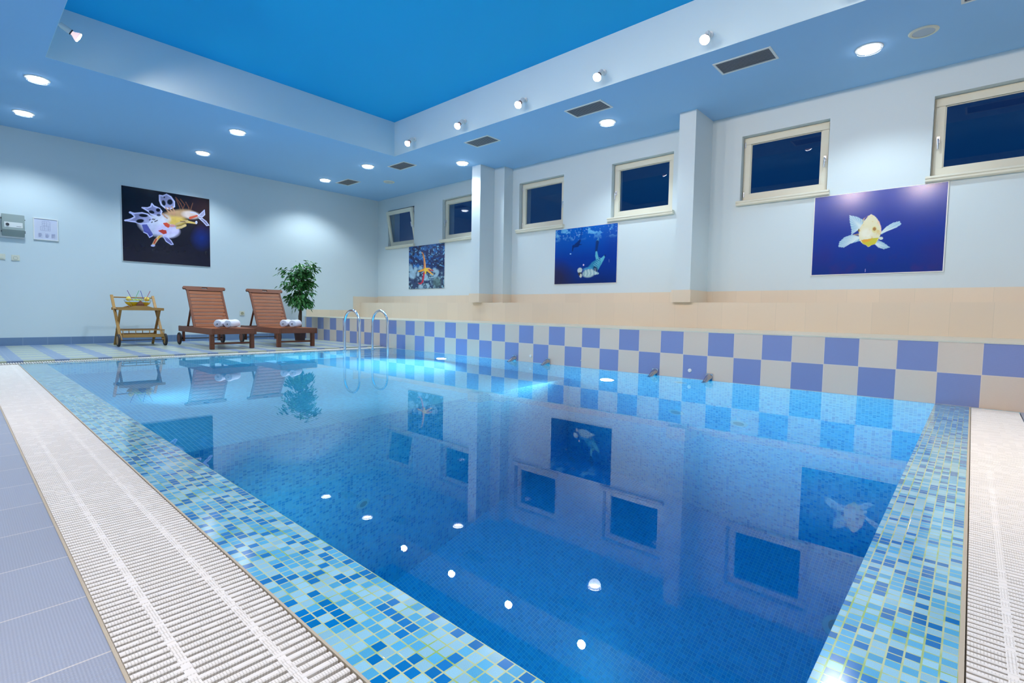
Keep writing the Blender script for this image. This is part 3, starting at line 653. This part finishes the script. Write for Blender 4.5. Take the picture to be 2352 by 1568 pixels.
# 3: divers
cv = Canvas(230, 210, (148, 262), (1475, 95), (142, 1420), (1455, 1375), K(0, 52, 150))
yy = (cv.v); cv.put(np.clip((yy-.45)*1.6, 0, 1)*.85, K(0, 105, 205)); cv.put(np.clip((.42-yy)*2.2, 0, 1)*.9, K(16, 34, 88)); cv.blob(1450, 700, 300, 500, K(0, 45, 140), .6, 1.2); cv.blob(150, 1300, 330, 320, K(40, 32, 62), .8, 1)
n1, n2 = cv.noise(75, 21, 5), cv.noise(38, 25, 3)
sf = np.clip((yy-.76)*7, 0, 1); cv.put(sf*np.clip((n1-.54)*9, 0, 1)*(.35+.65*n2)*.95, K(120, 200, 240)); cv.put(sf*np.clip((n2-.72)*9, 0, 1)*.6, K(190, 230, 245)); cv.put(np.clip((yy-.66)*6, 0, 1)*np.clip((n2-.74)*9, 0, 1)*.4, K(90, 160, 230))
dd = K(8, 42, 105)
cv.line([(745, 200), (735, 330), (710, 470)], [16, 20, 22], K(5, 70, 160), .8); cv.line([(700, 480), (640, 570), (560, 610)], [24, 48, 24], dd, .95); cv.line([(640, 560), (740, 560)], [26, 8], dd, .9); cv.line([(560, 590), (540, 700)], [22, 12], dd, .95); cv.blob(500, 762, 16, 14, K(170, 215, 240))
cv.line([(1095, 420), (1070, 500)], [16, 30], K(70, 140, 190), .8); cv.line([(1072, 500), (1050, 700)], [34, 24], K(14, 50, 110)); teal = K(90, 175, 200)
cv.line([(1055, 720), (1060, 800), (1085, 900)], [20, 30, 36], teal); cv.line([(1225, 800), (1170, 880), (1120, 970)], [16, 36, 42], teal); cv.blob(1230, 795, 14, 24, dd)
cv.line([(1090, 920), (1020, 1000), (950, 1060)], [60, 80, 66], K(45, 130, 170)); cv.line([(1120, 960), (1090, 1090)], [46, 14], K(70, 155, 185)); cv.blob(870, 1080, 90, 30, K(70, 150, 200), .8, .6, -12)
cv.blob(900, 1180, 130, 85, K(165, 195, 200), 1, .35, -12); cv.line([(960, 1160), (1090, 1180)], [60, 22], K(170, 200, 205)); cv.blob(1040, 1080, 40, 60, K(15, 45, 85), .9, .5, -35)
for k in range(9): cv.line([(790+34*k, 1110-6*k), (810+34*k, 1180), (790+36*k, 1245-5*k)], 5, K(225, 235, 230) if k % 2 else K(110, 150, 165), .8)
for k in range(6): cv.line([(1000+22*k, 990-30*k), (1060+20*k, 1040-35*k)], 5, K(150, 215, 225), .7)
cv.blob(710, 1115, 50, 58, K(190, 205, 205), 1, .3, 20); cv.blob(715, 1190, 42, 32, K(22, 30, 40), 1, .4); cv.blob(730, 1230, 28, 42, K(200, 200, 190), 1, .4); cv.blob(700, 1200, 18, 34, K(70, 60, 55)); cv.blob(788, 998, 15, 20, K(240, 215, 235)); cv.line([(1310, 880), (1312, 940)], 4, K(140, 165, 220), .6)
poster('poster', 'win', 4.304, 5.572, 1.168, 2.134, cv, 'blue poster of two divers under water, between the pillars', .006)
# 4: fish
cv = Canvas(330, 230, (118, 340), (2045, 95), (105, 1470), (2022, 1395), K(0, 48, 148))
cv.put(np.clip((cv.v-.5)*1.6, 0, 1)*.6, K(0, 72, 178)); cv.put(np.clip((.4-cv.v)*2, 0, 1)*.7, K(0, 36, 112)); n1 = cv.noise(150, 33, 3)
cv.put(np.clip((n1-.5)*3, 0, 1)*np.clip((.35-cv.v)*4, 0, 1)*.6, K(52, 40, 120)); cv.blob(2000, 1200, 260, 240, K(48, 42, 125), .5, 1.5); cv.blob(300, 1190, 160, 160, K(44, 38, 120), .4, 1.5)
fin = K(150, 195, 220)
def fan(c, tips, n=9, al=.9):
    cv.poly([c]+tips, fin, al); 
    for k in range(n):
        t = k/(n-1)*(len(tips)-1); i = min(int(t), len(tips)-2); f = t-i; p = (tips[i][0]*(1-f)+tips[i+1][0]*f, tips[i][1]*(1-f)+tips[i+1][1]*f)
        cv.line([c, p], [7, 3.5], K(215, 232, 235), .8)
fan((870, 760), [(915, 660), (800, 605), (680, 585), (690, 680), (720, 790), (720, 868)], 14)
cv.poly([(730, 870), (830, 850), (830, 880), (760, 880)], K(150, 130, 110))
fan((855, 905), [(730, 868), (620, 905), (540, 975), (525, 1050), (610, 1058), (700, 1005), (850, 960)], 16)
fan((1150, 850), [(1250, 740), (1330, 690), (1420, 665), (1450, 710), (1380, 760), (1270, 800), (1180, 855)], 12)
fan((1085, 1000), [(1140, 950), (1220, 990), (1300, 1050), (1220, 1078), (1140, 1055)], 9); cv.blob(1168, 918, 30, 22, K(215, 225, 215))
cv.poly([(1010, 565), (970, 590), (915, 660), (870, 730), (840, 800), (835, 870), (850, 950), (900, 1000), (960, 1025), (985, 1048), (1010, 1040), (1030, 1022), (1085, 1005), (1130, 940), (1165, 850), (1165, 770), (1140, 690), (1100, 630), (1060, 590)], K(228, 224, 190))
nb = cv.noise(45, 41, 3); body = ((cv.X-1000)/165)**2+((cv.Y-800)/215)**2 < 1
cv.put(body*np.clip((nb-.55)*6, 0, 1)*.7, K(222, 190, 110)); cv.blob(950, 850, 90, 70, K(240, 240, 225), .8, .8)
cv.poly([(870, 945), (960, 935), (1050, 915), (1135, 910), (1090, 1000), (1030, 1022), (985, 1045), (960, 1022), (905, 1000)], K(205, 195, 60)); cv.poly([(870, 945), (960, 935), (1040, 925), (1000, 965), (920, 985)], K(225, 165, 60))
cv.blob(1067, 790, 38, 48, K(225, 215, 150), 1, .2); cv.blob(1067, 782, 24, 26, K(150, 85, 50), 1, .3); cv.blob(1067, 782, 26, 28, K(200, 170, 90), .3, .2); cv.blob(833, 805, 10, 26, K(120, 105, 40)); cv.line([(1100, 640), (1155, 740), (1165, 830)], 7, K(240, 200, 190), .8)
cv.line([(957, 1375), (955, 1415)], 4, K(190, 180, 235))
poster('poster', 'win', .262, 1.534, 1.180, 2.152, cv, 'large deep blue poster of a pale yellow fish, between the two nearest windows', .010)

# ------------------------------------------------------------------ sun loungers
def lounger(x0, y0, label):
    # local frame: origin at front-left foot corner on the floor, y towards the wall
    e = empty('sun_lounger', (x0, y0, 0), label, 'sun lounger', 'wooden sun loungers by the back wall')
    Wd, L, H, ap = .66, 1.72, .325, .095
    MB().box(0, .028, 0, L, H-ap, H).build('side_rail', M_TEAK, e, bevel=.004)
    MB().box(Wd-.028, Wd, 0, L, H-ap, H).build('side_rail', M_TEAK, e, bevel=.004)
    MB().box(.028, Wd-.028, .0, .026, H-ap+.008, H).build('front_rail', M_TEAK, e, bevel=.003)
    MB().box(.028, Wd-.028, L-.05, L-.024, H-ap+.008, H-.004).build('rear_rail', M_TEAK, e, bevel=.003)
    q = MB(); n = 14; y = .03; sw = (1.0-.03)/n
    for k in range(n): q.box(.03, Wd-.03, y+k*sw, y+k*sw+sw-.010, H-.018, H+.001)
    q.build('seat', M_TEAKL, e, bevel=.002)
    for sx in (0, 1):
        x = .004 if sx == 0 else Wd-.064
        MB().box(x, x+.060, .085, .145, 0, H-ap+.01).build('leg', M_TEAK, e, bevel=.004)
        xr = .032 if sx == 0 else Wd-.062
        MB().box(xr, xr+.03, L-.15, L-.07, .055, H-.02).build('leg', M_TEAK, e, bevel=.004)
        xw = -.030 if sx == 0 else Wd+.002
        wh = MB().lathe([(0, 0), (.072, 0), (.075, .004), (.075, .024), (.072, .028), (0, .028)], c=(xw, L-.11, .105), axis='x', seg=30).build('wheel', M_TEAK, e, smooth=True)
        MB().lathe([(.074, .001), (.100, .001), (.105, .006), (.105, .022), (.100, .027), (.074, .027)], c=(xw, L-.11, .105), axis='x', seg=36).build('tyre', M_RUBBER, wh, smooth=True)
    MB().box(.064, Wd-.064, .105, .13, .075, .105).build('stretcher', M_TEAK, e, bevel=.003)
    MB().tube([(-.02, L-.11, .105), (Wd+.02, L-.11, .105)], .010, 10).build('axle', M_DARK, e)
    # backrest, hinged at y=1.03
    Lb, ang = .80, R(60); hy, hz = 1.03, H-.004
    m = Matrix.Translation((0, hy, hz)) @ Matrix.Rotation(ang, 4, 'X')
    br = MB()
    br.box(.045, .080, 0, Lb-.03, -.03, 0, m).box(Wd-.080, Wd-.045, 0, Lb-.03, -.03, 0, m)
    bo = br.build('back_frame', M_TEAK, e, bevel=.003)
    q = MB(); n = 10; sw = (Lb-.09)/n
    for k in range(n): q.box(.080, Wd-.080, .01+k*sw, .01+k*sw+sw-.010, -.018, -.002, m)
    q.build('backrest', M_TEAKL, e, bevel=.002)
    q = MB(); t0, t1 = Lb-.078, Lb; hx0, hx1 = Wd/2-.045, Wd/2+.045
    pl = [(-.002, t0+.028), (.035, t0+.028), (.045, t0+.0), (Wd-.045, t0), (Wd-.035, t0+.028), (Wd+.002, t0+.028), (Wd+.006, t1-.018), (Wd-.012, t1), (.012, t1), (-.006, t1-.018)]
    # head rail with a hand slot: built from pieces round the slot
    q.prism([(p[0], p[1]) for p in pl if p[0] < hx0]+[(hx0, t1)][:0], 'z', -.026, .006, m) if False else None
    left = [(-.002, t0+.028), (.035, t0+.028), (.045, t0), (hx0, t0), (hx0, t1), (.012, t1), (-.006, t1-.018)]
    right = [(hx1, t0), (Wd-.045, t0), (Wd-.035, t0+.028), (Wd+.002, t0+.028), (Wd+.006, t1-.018), (Wd-.012, t1), (hx1, t1)]
    q.prism(left, 'z', -.026, .006, m).prism(right, 'z', -.026, .006, m)
    q.prism([(hx0, t0), (hx1, t0), (hx1, t0+.036), (hx0, t0+.036)], 'z', -.026, .006, m).prism([(hx0, t1-.016), (hx1, t1-.016), (hx1, t1), (hx0, t1)], 'z', -.026, .006, m)
    q.build('head_rail', M_TEAK, e)
    for x in (.062, Wd-.062):
        MB().bar((x, hy+.38, H-.01), tuple(m @ Vector((x, .36, -.03))), .022, .03, (1, 0, 0)).build('prop', M_TEAK, e, bevel=.002)
    return e
lounger(2.68, 8.66, 'red brown wooden sun lounger nearer the trolley, left of the two, two towels on it')
lounger(3.685, 8.60, 'red brown wooden sun lounger next to the plant, two towels on it')

def towel(x, y, z, rz, label, L=.36, rad=.066, sq=1.0):
    e = empty('rolled_towel', (x, y, z), label, 'towel', 'white rolled towels on the loungers', rz)
    # spiral sheet: outer roll plus visible winding at the ends
    pts = []; n = 90; turns = 3.6; th = .0075
    inner, outer = [], []
    for k in range(n+1):
        t = k/n; q = t*turns*2*math.pi; rr_ = .010+(rad-.012)*t
        outer.append(((rr_+th)*math.cos(q), (rr_+th)*math.sin(q)*sq)); inner.append((max(rr_-th*.45, .002)*math.cos(q), max(rr_-th*.45, .002)*math.sin(q)*sq))
    rg = random.Random(int(x*100)); vs = []; fs = []; ns = 9
    for j in range(ns+1):
        u = j/ns; xx = -L/2+L*u; puff = 1+.05*math.sin(u*9+rg.random())-.16*(abs(2*u-1)**6)
        for p in outer+inner: vs.append((xx+rg.uniform(-.002, .002)+( .010*math.hypot(*p)/rad*(1 if j else -1) if j in (0, ns) else 0)*-1, p[0]*puff, p[1]*puff+rad*sq+.006))
    N1 = n+1; st = 2*N1
    for j in range(ns):
        for k in range(n):
            fs += [(j*st+k, j*st+k+1, (j+1)*st+k+1, (j+1)*st+k), (j*st+N1+k+1, j*st+N1+k, (j+1)*st+N1+k, (j+1)*st+N1+k+1)]
        fs.append((j*st+n, j*st+N1+n, (j+1)*st+N1+n, (j+1)*st+n))
    for j in (0, ns):
        for k in range(n): fs.append((j*st+k, j*st+k+1, j*st+N1+k+1, j*st+N1+k))
    MB().add(vs, fs).build('towel_roll', M_TOWEL, e, smooth=True)
    return e
for bx_, by_, nm in [(2.68, 8.66, 'left'), (3.685, 8.60, 'right')]:
    towel(bx_+.24, by_+.285, .326, .85, 'white rolled towel at the back of the pair on the %s lounger' % nm)
    towel(bx_+.36, by_+.205, .326, .85, 'white rolled towel in front of the pair on the %s lounger' % nm)

# ------------------------------------------------------------------ trolley with the drinks bowl
e = empty('serving_trolley', (1.80, 10.08, 0), 'honey coloured folding wooden serving trolley left of the loungers', 'trolley')
Wt = .60
for x in (.0, Wt-.022):
    MB().bar((x+.011, .66, .835), (x+.011, .03, .10), .022, .040, (1, 0, 0)).build('handle_leg', M_OAK, e, bevel=.003)
    xx = x+.022 if x < .1 else x-.022
    MB().bar((xx+.011, .13, .60), (xx+.011, .62, .0), .022, .036, (1, 0, 0)).build('leg', M_OAK, e, bevel=.003)
MB().tube([(.01, .65, .80), (Wt-.01, .65, .80)], .011, 12).build('handle_bar', M_OAK, e, smooth=True)
tp = MB().box(.0, Wt+.02, .14, .57, .598, .612)
for y in (.125, .565):
    pr = [(-.01, .585), (Wt+.03, .585), (Wt+.03, .628), (Wt*.78, .634), (Wt*.66, .660), (Wt*.36, .660), (Wt*.24, .634), (-.01, .628)]
    MB().prism(pr, 'y', y, y+.016).build('tray_rim', M_OAK, e, bevel=.002)
tp.build('tray', M_OAK, e, bevel=.002)
MB().box(.04, Wt, .046, .504, .150, .166).build('lower_shelf', M_OAK, e, bevel=.002)
for y in (.03, .505): MB().box(.035, Wt+.005, y, y+.016, .142, .196).build('shelf_rim', M_OAK, e, bevel=.002)
gl = MB().bar((.03, .038, .262), (Wt+.01, .038, .262), .014, .016).bar((.03, .512, .262), (Wt+.01, .512, .262), .014, .016)
for x in (.035, Wt+.003): gl.bar((x, .038, .262), (x, .512, .262), .014, .016)
for x in (.04, .21, .40, Wt): 
    for y in (.038, .512): gl.tube([(x, y, .19), (x, y, .258)], .006, 8)
gl.build('gallery_rail', M_OAK, e)
MB().tube([(-.01, .045, .10), (Wt+.01, .045, .10)], .008, 10).build('axle', M_DARK, e)
for x in (-.034, Wt+.002):
    wh = MB().lathe([(0, 0), (.070, 0), (.074, .004), (.074, .028), (.070, .032), (0, .032)], c=(x, .045, .10), axis='x', seg=30).build('wheel', M_OAK, e, smooth=True)
    MB().lathe([(.072, .0), (.095, .0), (.100, .005), (.100, .027), (.095, .032), (.072, .032)], c=(x, .045, .10), axis='x', seg=36).build('tyre', M_RUBBER, wh, smooth=True)
bc = (2.11, 10.43, .612)
e = empty('drinks_bowl', bc, 'glass bowl of yellow fruit punch in a wire stand on top of the trolley', 'bowl')
prof = [(.02+.172*math.sin(t), .022+.135*(1-math.cos(t))) for t in [k/12*1.45 for k in range(13)]]
MB().lathe(prof[10:]+[(p[0]-.004, p[1]+.002) for p in prof[:9:-1]]+[prof[10]], seg=40).build('glass_bowl', M_CLEAR, e, smooth=True)
pj = [(p[0]-.0005, p[1]) for p in prof[:11]]
MB().lathe([(0, pj[0][1])]+pj+[(0, pj[-1][1])], seg=36).build('punch', mat('yellow_punch', (.85, .62, .02, 1), .3), e, smooth=True)
q = MB()
for t in range(4):
    an = t*math.pi/2+.78; q.tube([(.205*math.cos(an), .205*math.sin(an), .165), (.195*math.cos(an), .195*math.sin(an), .12), (.14*math.cos(an), .14*math.sin(an), .035), (.08*math.cos(an), .08*math.sin(an), .004)], .0035, 8)
q.tube([(.188*math.cos(k*math.pi/18), .188*math.sin(k*math.pi/18), .16) for k in range(37)], .0035, 8, cap=False)
q.tube([(.09*math.cos(k*math.pi/18), .09*math.sin(k*math.pi/18), .006) for k in range(37)], .0035, 8, cap=False)
q.build('wire_stand', M_CHROME, e, smooth=True)
my = mat('yellow_fruit', (.80, .60, .06, 1), .5, bump=(90, .4, .003))
for x, y in ((-.12, .02), (.125, -.01)):
    MB().lathe([(0, -.03), (.03, -.022), (.042, 0), (.03, .03), (.01, .045), (0, .048)], c=(x, y, .155), seg=18).build('fruit_slice', my, e, smooth=True)
q = MB()
for k in range(14): q.lathe([(0, -.012), (.016, 0), (0, .012)], c=(random.uniform(-.08, .08), random.uniform(-.06, .06), .142+random.uniform(0, .012)), seg=8)
q.build('green_garnish', mat('pale_green_fruit', (.42, .58, .10, 1), .5), e)
MB().lathe([(0, 0), (.062, .0), (.045, .045), (.014, .085), (0, .095)], c=(.0, -.165, .045), seg=10, m=Matrix.Rotation(R(14), 3, 'X')).build('brown_garnish', mat('brown_husk', (.16, .05, .02, 1), .7, bump=(80, .8, .006)), e)
for nm, c, x, dx in [('violet and red', (.22, .05, .30, 1), -.085, -.050), ('green', (.10, .50, .22, 1), -.055, .050), ('blue', (.05, .07, .45, 1), .070, -.030), ('red', (.50, .04, .12, 1), .095, .055)]:
    o = MB().tube([(0, 0, 0), (dx*1.3, .01, .16)], .0038, 8).build('drinking_straw', mat('straw_'+nm.split()[0], c, .4), None, smooth=True)
    o.location = (bc[0]+x, bc[1]-.06, bc[2]+.142); tag(o, nm+' drinking straw standing in the bowl of yellow punch', 'straw', 'drinking straws in the punch bowl')

# ------------------------------------------------------------------ potted tree
e = empty('potted_tree', (4.90, 10.45, 0), 'green leafy artificial tree in a dark pot beside the right lounger', 'plant')
MB().lathe([(0, 0), (.095, 0), (.125, .23), (.135, .235), (.135, .25), (.118, .25), (.112, .21), (0, .21)], seg=32).build('pot', M_POT, e, smooth=True)
MB().lathe([(0, .20), (.112, .20), (.112, .215), (0, .222)], seg=20).build('soil', M_SOIL, e)
rg = random.Random(11)
tk = MB(); tk.tube([(0, 0, .2), (.012, 0, .5), (.02, .0, .8), (.03, .01, 1.1), (.03, 0, 1.4)], [.034, .030, .026, .018, .008], 12)
tk.tube([(.005, .02, .2), (-.012, .01, .5), (.03, -.012, .8)], [.018, .018, .012], 8)
twigs = []
for k in range(38):
    z = rg.uniform(.80, 1.40); an = rg.uniform(0, 6.28); top = z > .95
    L_ = rg.uniform(.16, .38) if top else rg.uniform(.12, .30)
    p0 = Vector((.02, 0, z)); p2 = p0+Vector((math.cos(an)*L_, math.sin(an)*L_, rg.uniform(.02, .24) if top else rg.uniform(-.12, .04))); p1 = (p0+p2)/2+Vector((0, 0, .04))
    tk.tube([p0, p1, p2], [.006, .004, .002], 6); twigs.append((p0, p1, p2))
tk.build('trunk', M_BARK, e, smooth=True)
lf = MB()
def leaf(p, d, L_):
    d = d.normalized(); s_ = d.cross(Vector((rg.uniform(-.4, .4), rg.uniform(-.4, .4), 1))).normalized(); n_ = s_.cross(d)
    w = L_*.30; dr = Vector((0, 0, -L_*.22))
    c = [p, p+d*L_*.32+s_*w+n_*.004, p+d*L_*.32-s_*w+n_*.004, p+d*L_*.68+s_*w*.75+dr*.5, p+d*L_*.68-s_*w*.75+dr*.5, p+d*L_+dr, p+d*L_*.34-n_*.006, p+d*L_*.68-n_*.006+dr*.5]
    lf.add(c, [(0, 1, 6), (0, 6, 2), (1, 3, 7, 6), (6, 7, 4, 2), (3, 5, 7), (7, 5, 4)])
for (p0, p1, p2) in twigs:
    for k in range(30):
        t = .25+.78*rg.random(); p = p0*(1-t)**2+p1*2*t*(1-t)+p2*t*t
        p = p+Vector((rg.gauss(0, .045), rg.gauss(0, .045), rg.gauss(0, .05)))
        leaf(p, (p2-p0).normalized()+Vector((rg.gauss(0, .6), rg.gauss(0, .6), rg.gauss(-.85, .4))), rg.uniform(.065, .105))
lf.build('foliage', M_LEAF, e, smooth=False)

# ------------------------------------------------------------------ pool ladder
e = empty('pool_ladder', (4.40, 7.30, GZ), 'chrome pool ladder with two arched handrails at the far pool edge', 'ladder')
for x in (0, .53):
    yi, yo, top, rr_ = .0, .46, .675, .215
    pts = [(x, yo, .0)]+[(x, yo, .2), (x, yo-.002, top-rr_)]
    yc = (yi+yo)/2
    pts += [(x, yc+(yo-yi)/2*math.cos(q), top-rr_+rr_*math.sin(q)) for q in [k/16*math.pi for k in range(1, 16)]]
    pts += [(x, yi, top-rr_), (x, yi, .0), (x, yi, -.4), (x, yi, -.95)]
    MB().tube(pts, .0215, 18).build('handrail', M_CHROME, e, smooth=True)
    MB().lathe([(.022, 0), (.045, 0), (.045, .008), (.030, .016), (.022, .016)], c=(x, yo, .002), seg=24).build('flange', M_CHROME, e, smooth=True)
for z in (-.28, -.56, -.84):
    MB().box(.02, .51, -.035, .045, z-.012, z+.012).build('step', M_SILVER, e, bevel=.004)

# ------------------------------------------------------------------ chrome nozzles at the checkered wall, buttons, inlets
M_STEEL = mat('brushed_steel', (.50, .47, .48, 1), .22, metal=1)
for y, s in [(4.79, 'farthest of the four'), (4.19, 'second from the far end'), (2.645, 'third from the far end'), (2.03, 'nearest of the four')]:
    e = empty('massage_nozzle', (BX, y, -.01), 'small chrome nozzle on the checkered wall at the water line, '+s, 'nozzle', 'chrome nozzles at the water line')
    MB().box(-.016, 0, -.036, .036, -.03, .060).build('wall_plate', M_CHROME, e, bevel=.004)
    MB().tube([(-.012, 0, .022), (-.05, 0, .014), (-.10, 0, -.010), (-.14, 0, -.032)], [.034, .030, .025, .023], 16).build('spout', M_STEEL, e, smooth=True)
    MB().lathe([(0, 0), (.026, 0), (.033, .008), (.033, .05), (.024, .062), (0, .062)], c=(-.15, 0, -.085), seg=20).build('nozzle_head', M_CHROME, e, smooth=True)
for y, r_, s in [(4.50, .020, 'between the two farthest nozzles'), (3.66, .008, 'tiny, above the bright underwater lamp'), (2.245, .020, 'left of the nearest nozzle')]:
    e = empty('push_button', (BX, y, .062), 'round white push button on the checkered wall, '+s, 'button', 'white buttons on the checkered wall')
    MB().lathe([(0, -.010), (r_*.7, -.010), (r_*.7, -.006), (0, -.006)], axis='x', seg=20).build('cap', M_WHITE, e, smooth=True)
    MB().lathe([(r_*.7, -.009), (r_, -.007), (r_, 0), (r_*.7, 0), (r_*.7, -.009)], axis='x', seg=24).build('collar', M_WHITE, e, smooth=True)
M_INGR = mat('pale_grille', (.45, .50, .50, 1), .5)
def inlet(loc, axis, sgn, r_, label):
    e = empty('pool_inlet', loc, label, 'pool inlet', 'round inlets in the pool walls and floor')
    MB().lathe([(r_*.62, 0), (r_*.62, sgn*.010), (r_, sgn*.006), (r_, 0), (r_*.62, 0)], axis=axis, seg=28).build('ring', M_WHITE, e, smooth=True)
    MB().lathe([(0, sgn*.002), (r_*.62, sgn*.002), (r_*.62, sgn*.004), (0, sgn*.004)], axis=axis, seg=24).build('grille', M_INGR, e)
inlet((PX1, 2.345, -.41), 'x', -1, .075, 'round inlet high in the checkered side pool wall')
inlet((PX1, 2.383, -1.978), 'x', -1, .09, 'round inlet lower in the checkered side pool wall, left one of a pair')
inlet((PX1, 1.714, -1.966), 'x', -1, .09, 'round inlet lower in the checkered side pool wall, right one of a pair')
inlet((2.351, SY, -2.74), 'y', -1, .06, 'round inlet in the mosaic step wall of the deep end')
inlet((4.70, .674, DZ), 'z', 1, .11, 'round drain on the deep pool floor near the right mosaic edge')
